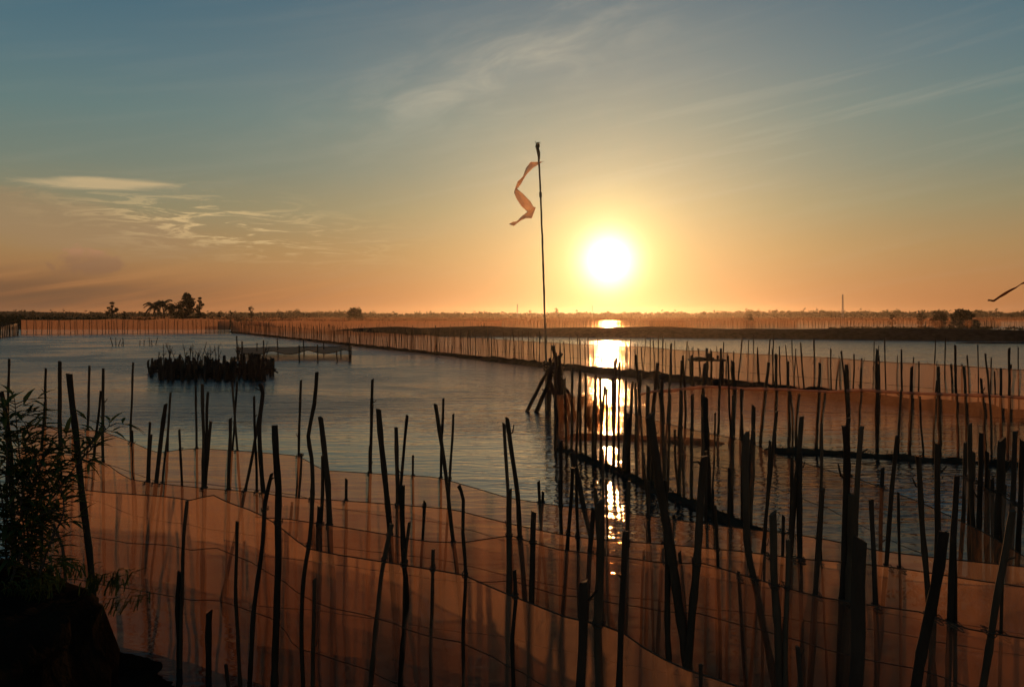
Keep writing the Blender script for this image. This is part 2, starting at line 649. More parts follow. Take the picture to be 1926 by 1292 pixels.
# ------------------------------------------------------------------ net fences of the foreground
class Row:
    def __init__(self, top, ztop, deg=2):
        self.top = top
        u = np.array([p[0] for p in top], float)
        v = np.array([p[1] for p in top], float)
        self.c = np.polyfit(u, v, deg)
        self.z = ztop
        self.u, self.v = u, v

    def Y(self, u):
        uu = min(max(u, self.u[0]), self.u[-1])
        return (H - self.z) * F / (np.polyval(self.c, uu) - CV)

    def vtop(self, u):
        return float(np.interp(u, self.u, self.v))


ROWS = {
    'A': Row([(40, 800), (90, 802), (195, 812), (250, 832), (295, 852), (345, 845), (375, 843), (480, 850), (560, 857), (585, 870), (605, 884),
              (700, 890), (820, 897), (850, 905), (960, 937), (1060, 952), (1200, 967), (1305, 982), (1400, 994), (1500, 1005), (1575, 1018), (1640, 1034), (1775, 1050), (1990, 1072)], 1.2),
    'B': Row([(30, 842), (160, 860), (195, 868), (240, 900), (280, 907), (385, 918), (480, 925), (545, 935), (700, 945), (850, 957), (960, 985),
              (1060, 1006), (1130, 1015), (1250, 1023), (1400, 1037), (1500, 1050), (1580, 1056), (1680, 1066), (1830, 1090), (1990, 1112)], 1.2),
    'C': Row([(480, 972), (545, 976), (700, 1000), (800, 1018), (870, 1020), (965, 1006), (1000, 1020), (1050, 1033), (1150, 1045), (1260, 1060),
              (1320, 1057), (1410, 1085), (1530, 1120), (1640, 1138), (1730, 1150), (1830, 1185), (1980, 1208)], 1.15),
    'D': Row([(20, 955), (60, 940), (130, 918), (190, 925), (330, 935), (352, 942), (400, 930), (430, 945), (480, 962), (520, 985), (575, 1030),
              (630, 1042), (760, 1062), (870, 1080), (950, 1115), (1065, 1160), (1145, 1178), (1185, 1195), (1220, 1225), (1290, 1258),
              (1370, 1283), (1500, 1335)], 1.35),
    'F2': Row([(1195, 744), (1230, 736), (1260, 735), (1290, 731), (1330, 727), (1400, 731), (1480, 733), (1560, 737), (1620, 734), (1700, 739),
               (1780, 742), (1850, 744), (1990, 752)], 1.26, 1),
    'F3': Row([(1045, 742), (1100, 747), (1150, 765), (1230, 790), (1300, 808), (1402, 829), (1470, 858), (1560, 885), (1630, 906), (1735, 946),
               (1850, 1000), (1950, 1060)], 1.2, 2),
    'G': Row([(1812, 898), (1835, 902), (1858, 922), (1882, 928), (1926, 962), (2010, 1000)], 1.35, 1),
}


def row_mesh(row, u0=None, u1=None, step=.07, nv=14, zb=-.08, amp=1.0, pleat=.010, seed=0.0):
    us = np.linspace(u0 or row.u[0], u1 or row.u[-1], 400)
    line = [W(u, row.vtop(u), row.Y(u)) for u in us]
    P = [line[0]]
    for p in line[1:]:
        if (Vector((p.x, p.y, 0)) - Vector((P[-1].x, P[-1].y, 0))).length >= step:
            P.append(p)
    m = MB()
    vs_ = []
    s = 0
    n = len(P)
    for i, p in enumerate(P):
        if i:
            s += (P[i] - P[i - 1]).length
        d = P[min(i + 1, n - 1)] - P[max(i - 1, 0)]
        d.z = 0
        d.normalize()
        nr = Vector((-d.y, d.x, 0))
        for k in range(nv + 1):
            t = k / nv
            z = p.z + (zb - p.z) * t
            w = smooth(t * 3)
            off = amp * w * (.09 * mn.noise(Vector((s * .7, z * .8, seed))) + .035 * mn.noise(Vector((s * 2.2 + z, z * 2.2, seed + 3))))
            off += pleat * (0.3 + w) * math.sin(s * 21 + 3 * mn.noise(Vector((s * .8, 0, seed + 9)))) * (.5 + mn.noise(Vector((s, 0, seed + 5))))
            off += amp * w * (.022 * mn.noise(Vector((s * 3 - z * 5, z * 2, seed + 7))) + .016 * (1 - abs(mn.noise(Vector((s * 1.6 + z * 3.5, z * 1.2, seed + 17))))) ** 6)
            vs_.append(Vector((p.x, p.y, z)) + nr * off)
    m.add(vs_, [(i * (nv + 1) + k, i * (nv + 1) + k + 1, (i + 1) * (nv + 1) + k + 1, (i + 1) * (nv + 1) + k)
                for i in range(n - 1) for k in range(nv)])
    grid = [[vs_[i * (nv + 1) + k] for i in range(n)] for k in range(nv + 1)]
    return m, grid


def make_fence(key, label, seams=(4,), mat=M_NET, rope=.0045, group='net fences standing in the lagoon', amp=1.0, pleat=.010, **kw):
    row = ROWS[key]
    um = (row.u[0] + row.u[-1]) / 2
    Y = row.Y(um)
    root = thing('net_fence', label, 'net fence', ((um - CU) / F * Y, Y, 0), group)
    m, grid = row_mesh(row, amp=amp, pleat=pleat, seed=sum(map(ord, key)) * 1.7, **kw)
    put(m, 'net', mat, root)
    t = MB()
    t.tube([p + Vector((0, -.003, 0)) for p in grid[0][::2]], rope, 5)
    put(t, 'top_rope', M_ROPE, root)
    for k in seams:
        t = MB()
        t.tube([p + Vector((0, -.008, 0)) for p in grid[k][::2]], .0035, 4)
        put(t, 'seam_rope', M_ROPE, root)
    return root


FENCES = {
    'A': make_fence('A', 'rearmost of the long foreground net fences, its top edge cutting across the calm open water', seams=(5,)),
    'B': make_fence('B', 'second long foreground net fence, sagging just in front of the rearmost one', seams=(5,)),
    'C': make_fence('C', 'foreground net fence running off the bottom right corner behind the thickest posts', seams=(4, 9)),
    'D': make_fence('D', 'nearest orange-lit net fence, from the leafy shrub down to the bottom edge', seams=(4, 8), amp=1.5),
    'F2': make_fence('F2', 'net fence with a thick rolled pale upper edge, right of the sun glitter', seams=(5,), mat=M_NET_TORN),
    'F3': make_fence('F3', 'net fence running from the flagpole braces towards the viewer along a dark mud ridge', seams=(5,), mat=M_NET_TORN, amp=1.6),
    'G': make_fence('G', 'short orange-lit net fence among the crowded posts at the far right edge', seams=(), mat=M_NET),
}
# rolled edge of the second fence
row = ROWS['F2']
roll = MB()
pp = [W(u, row.vtop(u), row.Y(u)) for u in np.linspace(1195, 1990, 170)]
roll.tube(pp, [.035 + .02 * mn.noise(Vector((p.x * 2, 0, 1))) + .012 * mn.noise(Vector((p.x * 9, 0, 1))) for p in pp], 7)
put(roll, 'rolled_edge', M_NET_ROLL, FENCES['F2'])
# torn brown rags of net at the corner by the braces
rag = MB()
for i in range(34):
    u = random.uniform(1052, 1150)
    Yq = ROWS['F3'].Y(u) + random.uniform(-.15, .25)
    v0 = random.uniform(738, 790)
    L = random.uniform(15, 55)
    wd = random.uniform(.02, .07)
    a = W(u, v0, Yq)
    b = W(u + random.uniform(-6, 6), v0 + L, Yq + random.uniform(-.1, .1))
    c = a.lerp(b, .5) + Vector((random.uniform(-.05, .05), random.uniform(-.05, .05), 0))
    rag.add([a + Vector((-wd, 0, 0)), a + Vector((wd, 0, 0)), c + Vector((wd * 1.2, .02, 0)), b + Vector((wd * .5, 0, 0)), b + Vector((-wd * .4, 0, 0)), c + Vector((-wd, -.02, 0))],
            [(0, 1, 2, 5), (5, 2, 3, 4)])
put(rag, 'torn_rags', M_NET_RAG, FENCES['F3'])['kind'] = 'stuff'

# stakes traced along each fence: (fence, width in photo pixels, points from top down, in front of net?)
ST = [
    ('A', 5, [(17, 675), (15, 790)], 0), ('A', 5, [(86, 693), (83, 870)], 0), ('A', 5, [(168, 688), (164, 860)], 0),
    ('A', 4.5, [(251, 682), (246, 800), (249, 900)], 0), ('A', 4.5, [(368, 725), (370, 850)], 0), ('A', 4.5, [(437, 720), (446, 845)], 0),
    ('A', 5, [(566, 715), (560, 900)], 0), ('A', 6, [(701, 713), (697, 850), (695, 940)], 0), ('A', 5, [(834, 749), (830, 850), (829, 950)], 0),
    ('A', 7, [(1055, 830), (1055, 1000)], 0), ('A', 7, [(1220, 905), (1218, 1020)], 0), ('A', 10, [(1076, 850), (1095, 940), (1118, 1035)], 0),
    ('A', 7, [(1490, 860), (1488, 1020)], 0), ('A', 5, [(318, 790), (312, 900)], 0), ('A', 5, [(1140, 900), (1143, 1010)], 0),
    ('A', 6, [(1372, 880), (1370, 1010)], 0), ('A', 6, [(1012, 905), (1016, 960)], 0),
    ('B', 8, [(113, 680), (113, 860), (118, 1000)], 0), ('B', 6, [(194, 693), (193, 850), (194, 930)], 0), ('B', 5, [(190, 735), (180, 830), (172, 930)], 0),
    ('B', 5.5, [(282, 794), (276, 915)], 0), ('B', 8.5, [(312, 760), (299, 860), (290, 930)], 0), ('B', 4.5, [(321, 738), (315, 820), (303, 925)], 0),
    ('B', 7, [(381, 722), (383, 930)], 0), ('B', 6, [(391, 738), (386, 930)], 0), ('B', 7, [(433, 787), (430, 935)], 0),
    ('B', 5, [(478, 745), (483, 930)], 0), ('B', 6, [(490, 775), (472, 870), (455, 950)], 0), ('B', 8.5, [(488, 722), (494, 740), (488, 800), (492, 880), (496, 960)], 0),
    ('B', 8, [(744, 804), (748, 900), (748, 1010)], 0), ('B', 7, [(948, 796), (955, 920)], 0), ('B', 6, [(652, 900), (650, 1000)], 0),
    ('B', 8, [(1182, 905), (1180, 1010)], 0), ('B', 6, [(1545, 795), (1545, 900), (1538, 1010)], 0), ('B', 7, [(1461, 773), (1452, 860), (1440, 980)], 0),
    ('B', 10, [(1508, 783), (1502, 860), (1490, 1000)], 0), ('B', 8, [(1505, 852), (1506, 1030)], 0), ('B', 9, [(1687, 820), (1675, 950), (1668, 1040)], 0),
    ('B', 9, [(1596, 786), (1592, 880), (1597, 1040)], 0),
    ('C', 11, [(603, 784), (612, 860), (619, 960), (622, 1040)], 0), ('C', 7, [(608, 858), (605, 960)], 0), ('C', 12, [(603, 953), (600, 1035)], 0),
    ('C', 11, [(711, 770), (720, 860), (728, 930), (734, 1015)], 0), ('C', 7.5, [(819, 760), (832, 840), (842, 920), (853, 1020)], 0),
    ('C', 11, [(958, 922), (957, 1110)], -1), ('C', 9, [(953, 785), (963, 850), (972, 930), (978, 1005)], 0), ('C', 11, [(1004, 962), (1000, 1130)], -1),
    ('C', 17, [(1222, 780), (1232, 860), (1250, 960), (1268, 1070), (1290, 1230)], -1), ('C', 15, [(1325, 858), (1318, 950), (1308, 1090), (1293, 1255)], -1),
    ('C', 13, [(1402, 813), (1400, 880), (1402, 980), (1408, 1040), (1418, 1090)], 0), ('C', 20, [(1604, 928), (1602, 1030), (1598, 1120)], 0),
    ('C', 14, [(1590, 800), (1592, 950), (1586, 1100)], 0), ('C', 11, [(1622, 803), (1612, 900), (1607, 1000)], 0), ('C', 11, [(1727, 860), (1735, 980), (1745, 1110)], 0),
    ('C', 12, [(1763, 836), (1763, 1000), (1758, 1120)], 0), ('C', 12, [(1800, 895), (1793, 1000), (1787, 1160)], 0), ('C', 15, [(1452, 965), (1455, 1070), (1462, 1180), (1468, 1290)], -1),
    ('C', 14, [(1905, 960), (1880, 1100), (1865, 1190)], -1),
    ('D', 13, [(516, 799), (521, 890), (524, 950), (521, 1100), (515, 1280)], -1), ('D', 7, [(352, 942), (345, 1030), (343, 1080), (340, 1230)], -1),
    ('D', 7, [(447, 980), (445, 1020), (443, 1100), (447, 1190)], -1), ('D', 8.5, [(511, 890), (498, 945), (494, 1010), (478, 1150), (470, 1280)], -1),
    ('D', 8, [(596, 700), (590, 760), (580, 820), (586, 860), (588, 930), (583, 1010), (573, 1080), (567, 1160), (569, 1280)], -1),
    ('D', 9, [(737, 985), (722, 1060), (713, 1120), (698, 1280)], -1), ('D', 10, [(757, 914), (757, 990), (760, 1060), (765, 1130), (754, 1280)], -1),
    ('D', 6, [(770, 982), (762, 1060), (758, 1200)], -1), ('D', 7, [(863, 913), (872, 940), (871, 1000), (875, 1080), (871, 1200), (873, 1280)], -1),
    ('D', 7, [(815, 1033), (812, 1150), (810, 1280)], -1), ('D', 8, [(592, 1088), (588, 1280)], -1), ('D', 8, [(967, 1072), (970, 1130), (964, 1200), (965, 1285)], -1),
    ('D', 16, [(1132, 942), (1128, 1050), (1125, 1170), (1125, 1280)], -1), ('D', 9, [(338, 1076), (335, 1150), (336, 1280)], -1),
    ('D', 12, [(395, 1150), (390, 1280)], -1), ('D', 6, [(100, 985), (118, 1030), (124, 1100)], -1),
    ('F2', 6, [(1446, 682), (1436, 760), (1430, 838)], 0), ('F2', 6, [(1481, 680), (1485, 850)], 0), ('F2', 5.5, [(1542, 683), (1535, 845)], 0),
    ('F2', 8, [(1592, 686), (1596, 848)], 0), ('F2', 6, [(1652, 686), (1650, 860)], 0), ('F2', 6.5, [(1715, 690), (1710, 858)], 0), ('F2', 7, [(1765, 690), (1768, 858)], 0),
    ('F2', 5.5, [(1813, 690), (1820, 860)], 0), ('F2', 5.5, [(1883, 692), (1883, 865)], 0), ('F2', 7, [(1237, 682), (1230, 760), (1225, 830)], 0),
    ('F2', 7, [(1325, 683), (1322, 760), (1328, 835)], 0), ('F2', 8, [(1378, 680), (1380, 760), (1374, 838)], 0), ('F2', 5, [(1282, 678), (1277, 830)], 0),
    ('F2', 5, [(1940, 690), (1936, 868)], 0), ('F2', 5, [(1205, 700), (1200, 830)], 0), 
    ('F3', 5.5, [(1045, 665), (1045, 845)], 0), ('F3', 5, [(1077, 690), (1075, 852)], 0), ('F3', 5, [(1091, 700), (1092, 858)], 0), ('F3', 5, [(1101, 702), (1102, 862)], 0),
    ('F3', 6, [(1120, 705), (1120, 875)], 0), ('F3', 5, [(1129, 710), (1132, 880)], 0), ('F3', 6, [(1152, 710), (1155, 888)], 0), ('F3', 4.5, [(1165, 682), (1163, 890)], 0),
    ('F3', 5, [(1178, 715), (1172, 890)], 0), ('F3', 5.5, [(1190, 717), (1180, 900)], 0), ('F3', 5.5, [(1196, 720), (1197, 910)], 0), ('F3', 8, [(1218, 727), (1222, 925)], 0),
    ('F3', 12, [(1182, 778), (1178, 905)], -1), ('F3', 7, [(1245, 715), (1250, 938)], 0), ('F3', 5, [(1260, 740), (1256, 940)], 0), ('F3', 7, [(1282, 735), (1277, 945)], 0),
    ('F3', 6.5, [(1302, 742), (1300, 955)], 0), ('F3', 9.5, [(1327, 747), (1335, 965)], -1), ('F3', 7, [(1380, 755), (1375, 980)], 0), ('F3', 8.5, [(1418, 763), (1412, 990)], 0),
    ('F3', 5, [(1062, 712), (1066, 848)], 0), ('F3', 7.5, [(1227, 782), (1229, 930)], 0), ('F3', 5, [(1142, 730), (1140, 885)], 0), ('F3', 8, [(1660, 880), (1655, 1060)], 0),
    ('G', 9, [(1824, 797), (1826, 900), (1835, 1100)], -1), ('G', 10, [(1846, 814), (1843, 1000)], -1), ('G', 16, [(1885, 826), (1880, 950), (1874, 1080)], -1),
    ('G', 10, [(1910, 812), (1905, 930)], 0), ('G', 8, [(1855, 850), (1856, 1020)], 0), ('G', 8, [(1866, 900), (1868, 1050)], 0), ('G', 7, [(1832, 850), (1829, 1000)], 0),
]


random.seed(33)
for key, u0, u1, n, w0, w1, h0, h1 in (('F3', 1070, 1420, 15, 4, 6, 1.0, 2.3), ('F2', 1210, 1925, 20, 4, 6, 1.2, 2.4), ('A', 1000, 1560, 12, 5, 8, 1.1, 1.9), ('B', 1000, 1700, 10, 6, 9, 1.1, 2.1),
                                     ('C', 1040, 1900, 9, 7, 12, 1.1, 2.0), ('G', 1800, 1925, 5, 8, 12, 1.2, 2.1), ('A', 60, 900, 8, 4, 6, 1.1, 2.2), ('B', 60, 900, 7, 5, 8, 1.1, 2.1)):
    for i in range(n):
        u = u0 + (u1 - u0) * (i + random.random()) / n
        Y = ROWS[key].Y(u)
        v = CV + (H - random.uniform(h0, h1)) * F / Y
        vb = CV + H * F / Y
        lean = random.uniform(-.07, .07) * (vb - v)
        ST.append((key, random.uniform(w0, w1) * .9, [(u + lean, v), (u + lean * .4 + random.uniform(-3, 3), v + (vb - v) * .5), (u, vb)], random.choice((0, 0, -1))))


def plant(pts_px, Y, w, root, mat, name='stake', dyt=0.0):
    P = [W(u, v, Y) for u, v in pts_px]
    d = (P[-1] - P[-2]).normalized() if len(P) > 1 else Vector((0, 0, -1))
    if P[-1].z > -.3:
        if d.z > -.3:
            d = Vector((0, 0, -1))
        k = (P[-1].z + .35) / -d.z
        P.append(P[-1] + d * k * .5)
        P.append(P[-2] + d * k)
    P = [p for i, p in enumerate(P) if p.z > -.45 or i < 2]
    m = stake_mb(P, w / F * Y / 2)
    if random.random() < .35 and Y < 30:
        a = P[0].lerp(P[1], random.uniform(.15, .8))
        sx = random.choice((-1, 1))
        k = w / F * Y
        m.tube([a, a + Vector((sx * k * .7, 0, k * random.uniform(.1, .9))), a + Vector((sx * k * random.uniform(.9, 1.6), 0, k * random.uniform(.6, 2.2)))], [k * .2, k * .16, k * .11], 5)
    return put(m, name, mat, root)


for key, w, pts, fr in ST:
    Y = ROWS[key].Y(pts[-1][0] if key != 'F3' else pts[0][0])
    Y += (-.11 if fr < 0 else .10) + random.uniform(-.03, .03)
    plant(pts, Y, w, FENCES[key], M_WOOD if random.random() < .7 else M_DARKWOOD)
    vt = ROWS[key].vtop(pts[-1][0])
    ps = sorted(pts, key=lambda q: q[1])
    if ps[0][1] < vt - 4:
        ut = float(np.interp(vt, [q[1] for q in ps], [q[0] for q in ps]))
        c = W(ut, vt, Y)
        r_ = w / F * Y / 2
        tie = MB()
        for k in range(2):
            tie.tube([c + Vector((math.cos(a) * (r_ + .006), math.sin(a) * (r_ + .006) - (.10 - r_ if fr == 0 else -.10 + r_) * (math.sin(a) * (-1 if fr == 0 else 1) > .6), (k - .5) * .02 + .006 * math.cos(a * 2 + k))) for a in np.linspace(0, 6.283, 11)], .004, 4, False)
        put(tie, 'tie', M_ROPE, FENCES[key])

# loose posts standing on their own, nearest first
LOOSE = [
    ('wooden_post', 'thickest dark post, broken top, rising from the bottom edge at right', 4.3, 29, [(1621, 1015), (1617, 1150), (1607, 1300)]),
    ('wooden_post', 'thick dark post leaning right beside the thickest post, lower right', 4.4, 21, [(1775, 1000), (1760, 1100), (1740, 1200), (1720, 1300)]),
    ('wooden_post', 'stout flat-topped post in the bottom middle, left of two taller stakes', 4.0, 18, [(1098, 1093), (1092, 1290)]),
    ('bamboo_stake', 'slanted-cut bamboo stake standing in the bottom middle, right of the flat-topped post', 4.5, 12, [(1176, 998), (1170, 1130), (1165, 1290)]),
    ('bamboo_stake', 'short stub of a stake at the bottom edge, left of the thickest post', 3.9, 10, [(1500, 1215), (1507, 1295)]),
    ('bamboo_stake', 'tiny stake tip peeking over the bottom edge, right of centre', 3.9, 8, [(1318, 1250), (1319, 1295)]),
    ('wooden_post', 'tall thick post leaning left behind the leafy shrub at left', 5.6, 13, [(132, 703), (142, 800), (153, 920), (166, 1030), (176, 1130)]),
    ('bamboo_stake', 'short leaning stake end beside the shrub at the left edge', 5.3, 9, [(3, 737), (12, 780), (20, 860), (24, 1000)]),
    ('bamboo_stake', 'tiny stake stub at the bottom edge right of the black bank', 6.4, 8, [(425, 1250), (430, 1290)]),
]
for name, lab, Y, w, pts in LOOSE:
    b = W(*pts[-1], Y)
    root = thing(name, lab, 'post' if name == 'wooden_post' else 'stake', (b.x, b.y, 0), 'loose posts in the foreground')
    plant(pts, Y, w, root, M_DARKWOOD, 'shaft')

# ------------------------------------------------------------------ the long straight fence across the lagoon
L1 = (F1B - F1A).length
d1 = (F1B - F1A).normalized()
n1v = Vector((-d1.y, d1.x, 0))
main = thing('net_fence', 'very long net fence of close thin stakes crossing the whole lagoon before the dike', 'net fence', tuple(f1(.6)), 'net fences standing in the lagoon')


def zt1(t):
    return 1.42 + .10 * mn.noise(Vector((t * 40, 0, 3))) + .9 * max(0, .12 - t) / .12


m = MB()
N = 500
rows_ = 6
vs_ = []
for i in range(N + 1):
    t = (i / N) ** .8
    p = f1(t)
    for k in range(rows_ + 1):
        z = zt1(t) * (1 - k / rows_) + .02 - .06 * (k == rows_)
        o_ = .12 * mn.noise(Vector((t * 220, z, 1))) * (k > 0)
        vs_.append(p + n1v * o_ + Vector((0, 0, z)))
m.add(vs_, [(i * 7 + k, i * 7 + k + 1, i * 7 + k + 8, i * 7 + k + 7) for i in range(N) for k in range(rows_)])
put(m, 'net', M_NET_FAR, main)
for fr, rr in ((1.0, .009), (.45, .007), (.06, .02)):
    t_ = MB()
    t_.tube([f1(t) + Vector((0, -.02, zt1(t) * fr)) for t in np.linspace(.25, 1, 160)], rr, 4)
    put(t_, 'top_rope' if fr == 1 else 'seam_rope', M_ROPE, main)
variants = []
for k in range(6):
    bend = random.uniform(-.05, .05)
    mb_ = stake_mb([(bend, 0, 1.0), (bend * .3, .01, .6), (0, 0, 0), (0, 0, -.25)], .021, .12, 6, .8)
    variants.append(mb_.mesh('stake', M_DARKWOOD if k % 2 else M_WOOD))
sp = []
s = 0.0
while s < L1:
    sp.append(s)
    s += random.choice((.16, .22, .3, .36, .45)) * random.uniform(.8, 1.2)
near = [x for x in sp][-300:]
rest = MB()
for s in sp:
    t = s / L1
    p = f1(t) + n1v * random.uniform(-.12, .12)
    h = random.choice((1.45, 1.6, 1.75, 1.95, 2.15)) * random.uniform(.9, 1.08) + .5 * max(0, .15 - t) / .15
    if s in near:
        o = link('stake', variants[random.randrange(6)], main)
        o.location = p - Vector(main.location)
        k = random.uniform(.8, 1.55)
        o.scale = (k, k, h)
        lean = random.uniform(-.07, .07) if random.random() < .85 else random.uniform(-.25, .25)
        o.rotation_euler = (random.uniform(-.05, .05), lean, random.uniform(0, 6.28))
    else:
        r_ = random.uniform(.016, .03)
        q = Vector((random.uniform(-.1, .1), 0, h))
        rest.tube([p + q, p + q * .5 + Vector((random.uniform(-.03, .03), 0, 0)), p - Vector((0, 0, .2))], r_, 5)
put(rest, 'distant_stakes', M_WOOD, main)['kind'] = 'stuff'
# little twigs that hold the net up along the nearer half
tw = []
for k in range(3):
    mb_ = MB()
    mb_.tube([(0, 0, 0), (.012, 0, -.12), (.05 + .02 * k, 0, -.26)], [.009, .008, .006], 5)
    tw.append(mb_.mesh('twig', M_DARKWOOD))
for i in range(80):
    t = .72 + .28 * (i + random.random()) / 80
    o = link('twig', tw[i % 3], main)
    o.location = f1(t) - Vector(main.location) + Vector((0, -.03, zt1(t) + random.uniform(-.02, .12)))
    o.rotation_euler = (0, random.uniform(-.5, .5), random.choice((0, 3.14)))
    k = random.uniform(.6, 1.2)
    o.scale = (k, k, k)


# ------------------------------------------------------------------ straight far fences
def far_fence(label, p0, p1, h, gap, r=.03, mat=M_NET_FAR, hv=.35, group='net fences standing in the lagoon', netf=1.0, sag=0.0, single=False):
    p0, p1 = Vector((*p0, 0)), Vector((*p1, 0))
    c = (p0 + p1) / 2
    root = thing('net_fence', label, 'net fence', tuple(c), group)
    L = (p1 - p0).length
    d = (p1 - p0).normalized()
    nr = Vector((-d.y, d.x, 0))
    m = MB()
    n = max(20, int(L / 1.2))
    vs_ = []
    for i in range(n + 1):
        t = i / n
        p = p0.lerp(p1, t)
        top = h * netf * (1 + .12 * mn.noise(Vector((i * .35, c.y, 1)))) - sag * math.sin(math.pi * t)
        for k in range(4):
            vs_.append(p + nr * .15 * mn.noise(Vector((i * .5, k, c.y))) + Vector((0, 0, top * (1 - k / 3) - .05 * (k == 3))))
    m.add(vs_, [(i * 4 + k, i * 4 + k + 1, i * 4 + k + 5, i * 4 + k + 4) for i in range(n) for k in range(3)])
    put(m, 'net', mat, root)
    st = MB()
    s = 0
    while s < L:
        p = p0 + d * s + nr * random.uniform(-.15, .15)
        q = Vector((random.uniform(-.12, .12), 0, h * random.uniform(1 - hv, 1 + hv * .6)))
        if single:
            one = MB()
            one.tube([p + q, p + q * .4, p - Vector((0, 0, .3))], [r * .9, r, r], 5)
            put(one, 'stake', M_WOOD, root)
        else:
            st.tube([p + q, p + q * .4, p - Vector((0, 0, .3))], [r * .9, r, r], 4)
        s += gap * random.uniform(.5, 1.5)
    if not single:
        put(st, 'distant_stakes', M_WOOD, root)['kind'] = 'stuff'
    return root


far_fence('tall orange net fence along the far left shore under the palms', gp(40, 629), gp(432, 626), 2.35, .62, .05, single=True, hv=.12)
far_fence('bright orange sagging net at the left edge of the picture, end of the shore fence', gp(-40, 640), gp(34, 631), 1.9, .8, .05, sag=.35, single=True)
far_fence('first thin net fence behind the left end of the dike', (-52, 172), (-2, 176), 2.0, .55, .028)
far_fence('hazy net fence behind the dike, below the flagpole', (-60, 215), (40, 205), 1.9, .85, .06, mat=M_NET_HAZE)
far_fence('hazy net fence behind the dike, under the setting sun', (-10, 250), (75, 238), 1.8, .9, .06, mat=M_NET_HAZE)
far_fence('dense hazy net fence behind the dike at right, ending near the round bushes', (35, 228), (120, 222), 1.9, .85, .06, mat=M_NET_HAZE)
far_fence('net fence at the far right behind the round bushes', (120, 262), (210, 255), 2.1, .7, .05, mat=M_NET_HAZE)
far_fence('long faint net fence midway to the far treeline', (-120, 330), (160, 318), 2.1, .9, .065, mat=M_NET_HAZE)
far_fence('faintest net fence at the foot of the far treeline', (-190, 450), (260, 440), 2.4, 1.3, .09, mat=M_NET_HAZE)
far_fence('net fence bending back from the corner of the left shore', (-51, 164), (-38, 205), 2.0, .55, .028)

# ------------------------------------------------------------------ flagpole, pennants, braces
FP = G(1027, 772)
pole = thing('flagpole', 'tall thin bamboo flagpole with a straw tuft on top, standing in the water', 'flagpole', tuple(FP))
pts = [W(u, v, FP.y) for u, v in ((1012, 280), (1015, 330), (1018, 400), (1021, 480), (1024, 580), (1027, 700), (1027, 772))] + [FP + Vector((0, 0, -.5))]
put(stake_mb(pts, .031, .2, 9, .5), 'shaft', M_POLE, pole)
m = MB()
m.tube([W(1011.5, 268, FP.y), W(1011.5, 272, FP.y), W(1011, 276, FP.y), W(1011, 280, FP.y), W(1013, 288, FP.y), W(1014, 300, FP.y)], [.02, .065, .075, .05, .055, .03], 9)
for i in range(16):
    a = random.uniform(0, 6.28)
    c = W(1011.5, 272, FP.y)
    m.tube([c, c + Vector((math.cos(a) * .10, math.sin(a) * .10, random.uniform(-.02, .12)))], [.008, .003], 4)
put(m, 'straw_tuft', M_STRAW, pole)
m = MB()
m.tube([W(1016.4, 362, FP.y), W(1016.8, 371, FP.y)], .046, 9)
put(m, 'joint', M_POLE, pole)


M_PENNANT_DARK = net_mat('dark_pennant_cloth', .97, (.20, .09, .05), (.14, .06, .035), .0, wr=3)


def ribbon(name, label, Y, scale, ox, oy, pairs, group, depth, mat=M_PENNANT):
    L = [W(ox + a[0] / scale, oy + a[1] / scale, Y) for a, b in pairs]
    R = [W(ox + b[0] / scale, oy + b[1] / scale, Y) for a, b in pairs]
    for i, (dl, dr) in enumerate(depth):
        L[i].y += dl
        R[i].y += dr
    Ls, Rs = [], []
    for i in range(len(L) - 1):
        for k in range(5):
            Ls.append(L[i].lerp(L[i + 1], k / 5))
            Rs.append(R[i].lerp(R[i + 1], k / 5))
    Ls.append(L[-1])
    Rs.append(R[-1])
    vs_, nn = [], 7
    for i, (a, b) in enumerate(zip(Ls, Rs)):
        for k in range(nn):
            t = k / (nn - 1)
            p = a.lerp(b, t)
            p.y += .05 * math.sin(t * 5 + i * .35) + .03 * mn.noise(Vector((i * .3, t * 3, 0)))
            vs_.append(p)
    m = MB()
    m.add(vs_, [(i * nn + k, i * nn + k + 1, (i + 1) * nn + k + 1, (i + 1) * nn + k) for i in range(len(Ls) - 1) for k in range(nn - 1)])
    o = m.build(name, mat)
    sm = o.modifiers.new('thickness', 'SOLIDIFY')
    sm.thickness = .004
    return tag(o, label, 'pennant', group)


pr = [((597, 350), (597, 353)), ((545, 355), (545, 378)), ((437, 367), (470, 425)), ((380, 450), (400, 500)), ((345, 545), (355, 570)), ((283, 605), (318, 640)),
      ((255, 675), (288, 682)), ((238, 725), (272, 688)), ((265, 785), (350, 745)), ((330, 880), (440, 830)), ((398, 950), (476, 890)), ((400, 958), (503, 895)),
      ((385, 972), (457, 1025)), ((355, 1000), (390, 1028)), ((315, 1035), (330, 1060)), ((270, 1080), (270, 1105)), ((225, 1090), (236, 1132)), ((180, 1117), (184, 1122))]
dp = [(-.06, -.06), (-.06, -.06), (-.15, .0), (-.25, -.05), (-.3, -.15), (-.25, -.3), (-.1, -.25), (.0, -.1), (.15, -.05), (.3, .05), (.2, .2), (.12, .3), (.0, .3),
      (-.05, .2), (-.1, .05), (-.15, -.05), (-.2, -.05), (-.2, -.2)]
ribbon('pennant', 'long pinkish cloth pennant curling in an S from the tall flagpole', FP.y, 6.46, 930, 250, pr, 'cloth pennants', dp)
pr2 = [((1605, 220), (1607, 223)), ((1628, 206), (1640, 228)), ((1664, 212), (1674, 228)), ((1697, 176), (1714, 197)), ((1766, 130), (1789, 150)), ((1827, 98), (1848, 119)),
       ((1920, 40), (1922, 74)), ((1990, 5), (1995, 50)), ((2075, -35), (2080, 0))]
